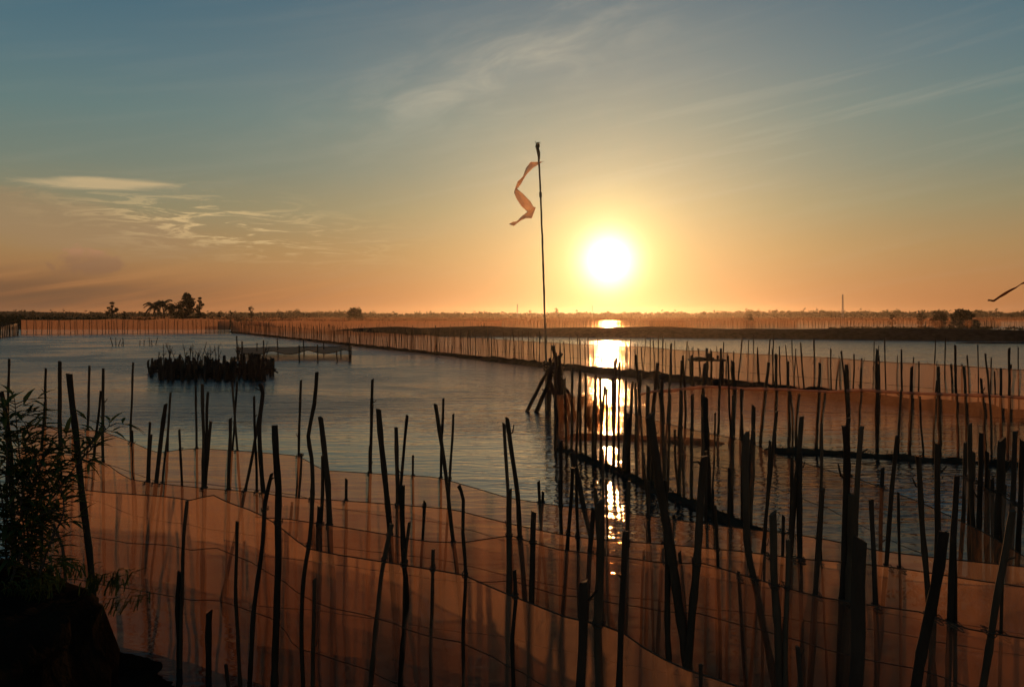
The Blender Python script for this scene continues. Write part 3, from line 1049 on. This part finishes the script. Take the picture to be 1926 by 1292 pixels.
ribbon('pennant', 'dark trailing end of a pennant at the right edge above the treeline', 25, 4.815, 1526, 520, pr2, 'cloth pennants',
       [(0, .02), (.1, .0), (.1, .05), (0, .1), (-.1, .05), (-.15, .05), (-.1, .15), (0, .1), (0, 0)], M_PENNANT_DARK)
m = MB()
pb = Vector((W(1959, 600, 25).x, 25, 0))
op = thing('flagpole', 'bamboo flagpole just beyond the right edge that carries the dark pennant', 'flagpole', tuple(pb))
put(stake_mb([pb + Vector((-.05, 0, 7.2)), pb + Vector((.03, 0, 4)), pb, pb + Vector((0, 0, -.4))], .035, .25, 8, .5), 'shaft', M_WOOD, op)

br = thing('brace_frame', 'wooden poles leaning together as a brace around the flagpole foot', 'brace', tuple(FP + Vector((-.1, 0, 0))))
for pts, w, dy_ in (([(1040, 683), (1018, 720), (994, 768)], 7, -.25), ([(1041, 690), (1026, 735), (1009, 773)], 8, -.45), ([(1030, 681), (1029, 772)], 9, .12),
                    ([(1022, 680), (1033, 712), (1046, 752)], 7, .35), ([(1034, 674), (1036, 700), (1033, 772)], 6, -.12)):
    plant(pts, FP.y + dy_, w, br, M_DARKWOOD, 'strut')
m = MB()
for i in range(5):
    q = W(1031 + random.uniform(-3, 3), 684 + i * 3, FP.y)
    m.tube([q + Vector((math.cos(a) * .13, math.sin(a) * .16, random.uniform(-.02, .02))) for a in np.linspace(0, 6.28, 12)], .022, 5)
put(m, 'rope_binding', M_ROPE, br)
cr2 = thing('brace_frame', 'bundle of crossed poles with a forked top, right of the flagpole foot', 'brace', tuple(G(1057, 800)))
Yc = 26.5
for pts, w, dy_ in (([(1040, 650), (1050, 690), (1062, 740), (1075, 800)], 7, 0), ([(1057, 664), (1047, 690), (1048, 740), (1050, 790)], 6, .15), ([(1049, 670), (1051, 700), (1058, 790)], 9, -.2),
                    ([(1046, 685), (1056, 720), (1071, 742), (1082, 790)], 6, .3), ([(1043, 690), (1045, 795)], 5, .1)):
    plant(pts, Yc + dy_, w, cr2, M_DARKWOOD, 'strut')
m = MB()
for i in range(6):
    q = W(1050 + random.uniform(-2, 2), 690 + i * 3, Yc)
    m.tube([q + Vector((math.cos(a) * .13, math.sin(a) * .2, random.uniform(-.02, .02))) for a in np.linspace(0, 6.28, 12)], .024, 5)
put(m, 'rope_binding', M_ROPE, cr2)

# ------------------------------------------------------------------ plank platform on the fence line
Yp = 38.0
pl = thing('plank_platform', 'small rough plank shelf on posts in the long fence, right of the sun glitter', 'platform', tuple(W(1328, CV + 3 * F / Yp, Yp)))
m = MB()
a, b = W(1296, 679, Yp), W(1362, 679, Yp)
nseg = 14
for i in range(nseg):
    t0, t1 = i / nseg, (i + 1) / nseg
    z = .05 * mn.noise(Vector((i * .6, 0, 0)))
    hh = .07 + .11 * math.exp(-((t0 - .25) / .2) ** 2)
    m.box(((a.x + (b.x - a.x) * (t0 + t1) / 2), Yp, a.z + hh / 2 + z * .3), ((b.x - a.x) / nseg * 1.04, .6, hh))
put(m, 'plank', M_DARKWOOD, pl, False)
for u, v0, w in ((1301, 668, 6), (1358, 676, 8), (1330, 655, 5), (1338, 660, 4)):
    plant([(u, v0), (u, 725)], Yp + random.uniform(-.25, .25), w, pl, M_DARKWOOD, 'post')
m = MB()
for u, v0, v1, w in ((1333, 664, 677, .10), (1350, 668, 677, .05), (1341, 672, 677, .06)):
    p0, p1 = W(u, v0, Yp), W(u, v1, Yp)
    m.tube([p0, p0.lerp(p1, .2), p0.lerp(p1, .6), p1], [w * .4, w, w * .9, w * .7], 7)
put(m, 'clutter', M_DARKWOOD, pl)

# ------------------------------------------------------------------ brush pile (fish shelter) on the left
bp0 = G(395, 708)
brush = thing('brush_pile', 'dark dense clump of upright sticks and branches in the open water at left', 'brush pile', tuple(bp0), None)
for i in range(190):
    u = random.uniform(280, 515)
    back = random.random()
    v = 716 - 14 * back - (8 if u < 300 or u > 500 else 0)
    g = G(u, v)
    dens = 1 if 300 < u < 500 else .7
    h = random.uniform(.45, 1.0) * dens * (1.25 if u > 455 else 1) * (1 + .25 * mn.noise(Vector((u * .03, 0, 2))))
    r = random.uniform(.035, .085)
    lean = random.uniform(-.12, .12)
    st = stake_mb([g + Vector((lean * h, random.uniform(-.05, .05), h)), g + Vector((lean * h * .4, 0, h * .5)), g, g + Vector((0, 0, -.2))], r, .25, 6, 1.2)
    put(st, 'stick', M_DARKWOOD, brush)
for i in range(34):
    u = random.uniform(288, 500)
    g = G(u, random.uniform(700, 712))
    h = random.uniform(1.0, 1.75)
    lean = random.uniform(-.35, .35)
    top = g + Vector((lean * h, 0, h))
    mid = g + Vector((lean * h * .35 + random.uniform(-.1, .1), 0, h * .55))
    mb_ = MB()
    mb_.tube([top, mid, g], [.012, .02, .028], 5)
    for q in range(2):
        tt = random.uniform(.2, .8)
        c = top.lerp(mid, tt)
        mb_.tube([c, c + Vector((random.uniform(-.2, .2), 0, random.uniform(.1, .35)))], [.012, .006], 4)
    put(mb_, 'branch', M_DARKWOOD, brush)
bulk = MB()
for i in range(70):
    g = G(random.uniform(300, 508), random.uniform(703, 712))
    a = random.uniform(-.9, .9)
    L = random.uniform(.5, 1.3)
    c = g + Vector((0, 0, random.uniform(.1, .45)))
    bulk.tube([c - Vector((math.cos(a) * L / 2, random.uniform(-.4, .4), -math.sin(a) * L / 3)), c + Vector((math.cos(a) * L / 2, 0, -math.sin(a) * L / 3))], random.uniform(.03, .07), 5)
put(bulk, 'tangled_twigs', M_DARKWOOD, brush)['kind'] = 'stuff'

# ------------------------------------------------------------------ slung net tray on sticks
tr = thing('net_tray', 'slung brown net tray hung between thin poles beyond the brush pile', 'net tray', tuple(G(555, 672)))
c00, c10 = G(450, 676, 0), G(652, 676, 0)
Yn, Yf = 62.0, 72.0
nx_, ny_ = 40, 8
vs_ = []
for i in range(nx_ + 1):
    t = i / nx_
    u = 444 + (660 - 444) * t
    for j in range(ny_ + 1):
        q = j / ny_
        Y = Yn + (Yf - Yn) * q
        vrim = 660 - 3.5 * (t > .0) * t - 6 * q
        z = (H - (vrim - CV) / F * Y)
        span = abs(math.sin(t * math.pi * (3.2)))
        z -= span * (.28 if q == 0 else .12) * (1 - q * .6) + .30 * math.sin(math.pi * q) * .6
        z += .03 * mn.noise(Vector((t * 20, q * 5, 0)))
        vs_.append(((u - CU) / F * Y * (1 if 1 else 0), Y, z))
m = MB()
m.add(vs_, [(i * (ny_ + 1) + j, i * (ny_ + 1) + j + 1, (i + 1) * (ny_ + 1) + j + 1, (i + 1) * (ny_ + 1) + j) for i in range(nx_) for j in range(ny_)])
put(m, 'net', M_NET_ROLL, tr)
for j, nm in ((0, 'near'), (ny_, 'far')):
    m = MB()
    m.tube([vs_[i * (ny_ + 1) + j] for i in range(nx_ + 1)], .035, 5)
    put(m, 'rim_rope', M_ROPE, tr)
for u, v0, v1 in ((447, 632, 676), (455, 642, 678), (496, 640, 681), (563, 650, 681), (598, 648, 681), (634, 660, 680), (657, 634, 678), (660, 652, 677),
                  (483, 645, 668), (523, 636, 668), (572, 640, 667), (609, 642, 667), (641, 655, 668)):
    g = G(u, v1)
    t = W(u + random.uniform(-2, 2), v0, g.y)
    put(stake_mb([t, t.lerp(g, .5), g, g + Vector((0, 0, -.3))], .045, .4, 6), 'post', M_DARKWOOD, tr)

# ------------------------------------------------------------------ small clusters of sticks far out
for lab, us_ in (('loose cluster of thin sticks in the water left of the brush pile', (212, 218, 223, 229, 233)), ('pair of stick clusters standing just above the brush pile at left', (263, 271, 282, 286, 293))):
    c = G(us_[2], 650)
    root = thing('stick_cluster', lab, 'sticks', tuple(c), 'far stick clusters')
    for u in us_:
        g = G(u, random.uniform(648, 651))
        t = g + Vector((random.uniform(-.25, .25), 0, random.uniform(.35, .85)))
        put(stake_mb([t, t.lerp(g, .5), g, g + Vector((0, 0, -.2))], .035, .3, 5), 'stick', M_DARKWOOD, root)


# ------------------------------------------------------------------ trees, woods, masts
def leaf_blob(m, c, rad, n, size, flat=.7):
    for _ in range(n):
        d = Vector((random.gauss(0, 1), random.gauss(0, 1), random.gauss(0, 1))).normalized() * (random.random() ** .4)
        p = c + Vector((d.x * rad, d.y * rad, d.z * rad * flat))
        a = Vector((random.uniform(-1, 1), random.uniform(-1, 1), random.uniform(-1, 1))).normalized() * size * random.uniform(.6, 1.2)
        b = a.cross(Vector((random.uniform(-1, 1), random.uniform(-1, 1), random.uniform(-1, 1)))).normalized() * size * random.uniform(.3, .6)
        m.add([p - a, p + b, p + a, p - b], [(0, 1, 2, 3)])


def tree(name, label, u, vtop, Y, wpx, z0=.5, n=26, shape='round', group='single trees on the far shore'):
    top = W(u, vtop, Y)
    h = top.z - z0
    w = wpx / F * Y / 2
    base = Vector((top.x, Y, z0))
    root = thing(name, label, 'tree' if name != 'round_bush' else 'bush', tuple(base), group)
    m = MB()
    m.tube([base - Vector((0, 0, .5)), base + Vector((w * .05, 0, h * .4)), base + Vector((0, 0, h * .85))], [h * .035, h * .026, h * .01], 6)
    cr_ = MB()
    for i in range(n):
        a, q = random.uniform(0, 6.28), random.random()
        if shape == 'spire':
            zz = h * (.15 + .85 * q)
            rr = w * (1.1 - .9 * q) * random.uniform(.3, 1.1)
        elif shape == 'bush':
            zz = h * (.05 + .85 * q)
            rr = w * math.sqrt(max(0, 1 - (q * .95) ** 2)) * random.uniform(.3, .95)
        else:
            zz = h * (.42 + .55 * q)
            rr = w * math.sqrt(max(0, 1 - ((q - .4) / .65) ** 2)) * random.uniform(.3, .9)
        c = base + Vector((math.cos(a) * rr, math.sin(a) * rr, zz))
        m.tube([base + Vector((0, 0, min(zz * .8, h * .6))), c], [h * .012, h * .004], 4)
        leaf_blob(cr_, c, w * random.uniform(.25, .42), 40, max(.16, w * .12))
    put(m, 'trunk', M_BARK, root)
    put(cr_, 'crown', M_FOL, root)
    return root


def palm(label, u, vtop, Y, wpx, z0=.5):
    top = W(u, vtop, Y)
    h = top.z - z0
    w = wpx / F * Y / 2
    base = Vector((top.x + random.uniform(-.6, .6), Y, z0))
    root = thing('palm_tree', label, 'palm', tuple(base), 'palms on the far left shore')
    hub = Vector((top.x, Y, z0 + h * .80))
    m = MB()
    m.tube([base - Vector((0, 0, .5)), base.lerp(hub, .5) + Vector((.3, 0, 0)), hub], [.24, .17, .14], 6)
    put(m, 'trunk', M_BARK, root)
    for i in range(22):
        a = 6.28 * i / 22 + random.uniform(-.2, .2)
        up = random.uniform(-.1, 1.6)
        fr = MB()
        d = Vector((math.cos(a), math.sin(a), 0))
        sd = Vector((-d.y, d.x, 0))
        P = [hub + d * (w * t) + Vector((0, 0, w * (up * t - 1.05 * t * t))) for t in np.linspace(0, 1, 8)]
        fr.tube(P, [.05] * 8, 4)
        for k in range(1, 8):
            for s_ in (-1, 1):
                for e in (0, .5):
                    c = P[k - 1].lerp(P[k], e)
                    tip = c + sd * s_ * w * .28 * (1 - .4 * k / 8) + Vector((0, 0, -w * .18)) + d * w * .1
                    fr.add([c - d * .10, c + d * .14, tip], [(0, 1, 2)])
        put(fr, 'frond', M_FOL, root)


LB = 260.0
tree('broadleaf_tree', 'lone small tree on the far left shore, apart from the palms', 211, 568, LB, 22, .6, 20)
tree('shrub_tree', 'little scrubby tree just right of the lone tree on the left shore', 233, 583, LB, 11, .5, 10, 'bush')
palm('leftmost feathery palm of the clump on the far left shore', 290, 569, LB, 40)
palm('palm crown just right of the leftmost palm on the left shore', 305, 564, LB + 4, 36)
palm('slim palm standing in the gap of the palm clump', 318, 572, LB, 22)
palm('palm nearest to the tall spiky trees on the left shore', 331, 570, LB + 3, 34)
tree('spire_tree', 'tallest spiky tree on the far left shore', 352, 554, LB, 40, .6, 46, 'spire')
tree('spire_tree', 'second spiky tree, right of and lower than the tallest one', 375, 560, LB - 4, 24, .6, 30, 'spire')
tree('broadleaf_tree', 'thin twin-crowned tree over the bend of the long fence', 472, 577, 300, 16, .6, 16)
tree('shrub_tree', 'tiny tree on the skyline between the spiky trees and the twin-crowned one', 413, 582, 300, 9, .6, 9)
tree('shrub_tree', 'tiny shrub on the skyline just left of the twin-crowned tree', 434, 584, 300, 9, .6, 8)
tree('round_bush', 'broad bushy tree with spiky shoots left of the flagpole', 668, 578, 420, 32, .6, 34, 'bush')
tree('round_bush', 'small dark round bush in the haze right of the sun', 1411, 590, 260, 22, -.2, 22, 'bush', 'round bushes behind the dike')
tree('round_bush', 'dark round bush at right, left of two bigger ones', 1733, 587, 240, 22, -.2, 24, 'bush', 'round bushes behind the dike')
tree('round_bush', 'squarish dark bush in the middle of three at right', 1767, 583, 235, 34, -.2, 34, 'bush', 'round bushes behind the dike')
tree('round_bush', 'largest dark bush behind the dike at right', 1813, 582, 235, 50, -.2, 50, 'bush', 'round bushes behind the dike')
tree('shrub_tree', 'small dark bush farthest left of the right-hand bushes', 1678, 589, 250, 14, -.2, 14, 'bush', 'round bushes behind the dike')
tree('spire_tree', 'faint pointed tree in the glare right of the flagpole', 1046, 580, 900, 14, .6, 20, 'spire')

wood = MB()
for i in range(1500):
    Y = random.uniform(760, 1150)
    u = random.uniform(-60, 1990)
    p = W(u, 590, Y)
    hv = 587.5 - 2.0 * mn.noise(Vector((u * .006, 0, 3))) - 1.6 * mn.noise(Vector((u * .03, 0, 9))) - (2.0 if u > 1350 else 0) + (1.5 if 700 < u < 1250 else 0)
    zt = max(3.5, H + (CV - hv) / F * 950) * random.uniform(.7, 1.12)
    w = random.uniform(3, 6.5)
    for k in range(5):
        leaf_blob(wood, Vector((p.x + random.uniform(-w, w) * .7, Y + random.uniform(-w, w), zt * random.uniform(.25, .85))), w * .55, 12, 1.1, .55)
    if random.random() < .05:
        leaf_blob(wood, Vector((p.x, Y, zt + 1.2)), 1.5, 14, .7, .9)
o = wood.build('far_woodland', M_FOL)
tag(o, 'dark low treeline along the whole far shore', 'woodland', None, 'stuff')
scrub = MB()
for i in range(420):
    u = random.uniform(-30, 560)
    Y = random.uniform(215, 330) + max(0, u - 300) * .5
    p = W(u, 590, Y)
    leaf_blob(scrub, Vector((p.x, Y, random.uniform(.6, 1.9) * (1.3 if u < 120 else 1))), random.uniform(1.0, 2.2), 16, .4, .8)
tag(scrub.build('shore_scrub', M_FOL), 'low dark scrub covering the far left shore behind the tall net fence', 'scrub', None, 'stuff')
weed = MB()
for i in range(260):
    u = random.uniform(1560, 1960)
    Y = random.uniform(185, 200)
    p = W(u, 610, Y)
    leaf_blob(weed, Vector((p.x, Y, random.uniform(.1, .5))), random.uniform(.5, 1.1), 10, .22, .45)
tag(weed.build('marsh_weed', M_FOL), 'low dark strip of weed behind the dike at right', 'weed', None, 'stuff')


def mast(label, u, vtop, Y, w0):
    top = W(u, vtop, Y)
    root = thing('lattice_mast', label, 'mast', (top.x, Y, .5), 'masts on the far skyline')
    h = top.z - .5
    b = Vector((top.x, Y, .5))
    for sx in (-1, 1):
        for sy in (-1, 1):
            m = MB()
            m.tube([b + Vector((sx * w0, sy * w0, -.5)), b + Vector((sx * w0 * .45, sy * w0 * .45, h))], w0 * .16, 4)
            put(m, 'leg', M_METAL, root)
    m = MB()
    n = 12
    for i in range(n):
        z0, z1 = h * i / n, h * (i + 1) / n
        k0, k1 = w0 * (1 - .55 * i / n), w0 * (1 - .55 * (i + 1) / n)
        for sx, sy, tx, ty in ((-1, -1, 1, -1), (1, -1, 1, 1), (1, 1, -1, 1), (-1, 1, -1, -1)):
            m.tube([b + Vector((sx * k0, sy * k0, z0)), b + Vector((tx * k1, ty * k1, z1))], w0 * .09, 4)
            m.tube([b + Vector((sx * k0, sy * k0, z0)), b + Vector((tx * k0, ty * k0, z0))], w0 * .09, 4)
    put(m, 'bracing', M_METAL, root)


mast('tall thin lattice mast on the skyline at right', 1585, 554, 480, .45)
mast('short faint mast on the skyline left of the flagpole', 973, 572, 480, .40)
mast('faintest thin mast rising in the glare left of the sun', 1114, 574, 490, .25)

# ------------------------------------------------------------------ leafy shrub and grass on the bank
SB = W(40, 1085, 5.0)
random.seed(21)
shrub = thing('bamboo_shrub', 'dark leafy bamboo shrub growing on the black bank at left', 'shrub', (SB.x, SB.y, 1.4))
lf = []
for k in range(4):
    L = .085 + .02 * k
    wv = .009 + .0012 * k
    mb_ = MB()
    cv = .012 * k
    mb_.add([(0, 0, 0), (L * .3, wv, .004), (L * .65, wv * .75, -cv * .4), (L, 0, -cv - .01), (L * .65, -wv * .75, -cv * .4), (L * .3, -wv, .004), (L * .3, 0, -.002), (L * .65, 0, -cv * .4 - .003)],
            [(0, 6, 1), (0, 5, 6), (6, 7, 2, 1), (5, 4, 7, 6), (7, 3, 2), (4, 3, 7)])
    lf.append(mb_.mesh('leaf', M_LEAF))
culms = [
    [(28, 1095), (22, 980), (14, 860), (8, 770)], [(60, 1095), (48, 960), (34, 830), (28, 755)], [(75, 1100), (80, 980), (70, 880), (50, 800)],
    [(40, 1095), (70, 960), (95, 900), (150, 852), (205, 802)], [(50, 1095), (60, 1000), (110, 920), (140, 880), (175, 840)], [(15, 1095), (5, 950), (-10, 850), (-15, 800)],
    [(70, 1095), (95, 1020), (120, 960), (110, 900)], [(20, 1095), (45, 1010), (40, 940), (70, 860)], [(45, 1095), (30, 1010), (60, 920), (100, 820)],
]
spots = []
for ci, c in enumerate(culms):
    Yc = 5.0 + random.uniform(-.28, .28)
    P = spline([W(u, v, Yc + random.uniform(-.08, .08)) for u, v in c], .035)
    m = MB()
    m.tube(P, [.0075 * (1 - .7 * i / len(P)) for i in range(len(P))], 6)
    stem = put(m, 'stem', M_BARK, shrub)
    tw_ = MB()
    for i in range(int(len(P) * .15), len(P)):
        p = P[i]
        for q in range(2):
            a = random.uniform(0, 6.28)
            dd = Vector((math.cos(a), math.sin(a) * .7, random.uniform(-.1, .5)))
            e = p + dd * random.uniform(.05, .14)
            tw_.tube([p, p.lerp(e, .5) + Vector((0, 0, .01)), e], [.003, .0025, .0015], 4)
            for k in range(random.choice((3, 3, 4) if ci in (0, 1, 2, 5, 7) else (2, 2, 3))):
                spots.append((p.lerp(e, random.uniform(.5, 1)), dd + Vector((random.uniform(-.7, .7), random.uniform(-.5, .5), random.uniform(-.35, .5)))))
    put(tw_, 'twigs', M_BARK, shrub)['kind'] = 'stuff'
random.shuffle(spots)
loc0 = Vector(shrub.location)
rest = MB()
for i, (p, d) in enumerate(spots):
    q = d.normalized().to_track_quat('X', 'Z')
    k = random.uniform(.7, 1.25)
    if i < 300:
        o = link('leaf', lf[i % 4], shrub)
        o.location = p - loc0
        o.rotation_mode = 'QUATERNION'
        o.rotation_quaternion = q
        o.scale = (k, k, k)
    else:
        me = lf[i % 4]
        rest.add([p + q @ (v.co * k) for v in me.vertices], [tuple(f.vertices) for f in me.polygons])
put(rest, 'foliage', M_LEAF, shrub)['kind'] = 'stuff'


def tuft(label, u, v, Y, n, L):
    c = W(u, v, Y)
    m = MB()
    for i in range(n):
        a = random.uniform(-.3, 3.4) if u > 150 else random.uniform(0, 6.28)
        b = c + Vector((random.uniform(-.12, .12), random.uniform(-.12, .12), -.03))
        l = L * random.uniform(.5, 1.1)
        d = Vector((math.cos(a * .6 - .4), random.uniform(-.5, .5), 0)) * l * random.uniform(.3, .9)
        P = [b, b + d * .35 + Vector((0, 0, l * .5)), b + d * .75 + Vector((0, 0, l * .55)), b + d * 1.1 + Vector((0, 0, l * .3))]
        sd = d.cross(Vector((0, 0, 1))).normalized() * .004
        vs_ = []
        for k, p in enumerate(P):
            wv = (1, .9, .6, .05)[k]
            vs_ += [p - sd * wv - Vector((0, 0, .003 * wv)), p + sd * wv + Vector((0, 0, .003 * wv))]
        m.add(vs_, [(k * 2, k * 2 + 1, k * 2 + 3, k * 2 + 2) for k in range(3)])
    tag(m.build('grass_tuft', M_LEAF), label, 'grass', 'grass on the bank', 'stuff')


tuft('spiky grass hanging over the right edge of the black bank', 200, 1098, 4.9, 60, .17)
tuft('low grass on top of the black bank at the foot of the shrub', 110, 1080, 4.9, 90, .14)

tuft('grass hanging down the right face of the black bank', 228, 1135, 5.0, 45, .13)
tuft('grass along the near rim of the black bank at the left edge', 60, 1110, 4.6, 90, .15)
rw = MB()
random.seed(5)


def weeds(pts, n, spread, size, hgt):
    P = spline([Vector((*p, 0)) for p in pts], .05)
    for i in range(n):
        c = random.choice(P) + Vector((random.gauss(0, spread), random.gauss(0, spread), hgt * random.uniform(.3, 1.0)))
        leaf_blob(rw, c, size * random.uniform(1.2, 3.2), 9, size, .55)


weeds([gp(1050, 842), gp(1110, 868), gp(1180, 895), gp(1230, 922), gp(1300, 950), gp(1380, 985), gp(1450, 1010)], 330, .07, .014, .12)
weeds([gp(1425, 850), gp(1480, 850), gp(1600, 856), gp(1720, 864), gp(1850, 872), gp(1990, 880)], 300, .12, .012, .15)
weeds([(3.9, 8.9), (4.6, 8.6), (5.4, 8.0), (6.4, 7.6)], 300, .22, .03, .45)
weeds([(f1(t).x, f1(t).y) for t in (.8, .9, 1.02)], 400, .2, .025, .22)
tag(rw.build('ridge_weed', M_FOL), 'low dark waterweed matted along the mud ridges under the fences', 'weed', None, 'stuff')

# ------------------------------------------------------------------ hazy air
hz = MB()
hz.box((0, 865, 7.0), (4000, 1890, 20))
hm, ht = new_mat('haze_air')
pv = ht.nodes.new('ShaderNodeVolumePrincipled')
pv.inputs['Color'].default_value = (.98, .88, .74, 1)
pv.inputs['Density'].default_value = .00008
pv.inputs['Anisotropy'].default_value = .83
ho = ht.nodes.new('ShaderNodeOutputMaterial')
ht.links.new(pv.outputs[0], ho.inputs['Volume'])
o = hz.build('haze', hm, None, False)
tag(o, 'thin warm evening haze over the lagoon', 'haze', None, 'stuff')
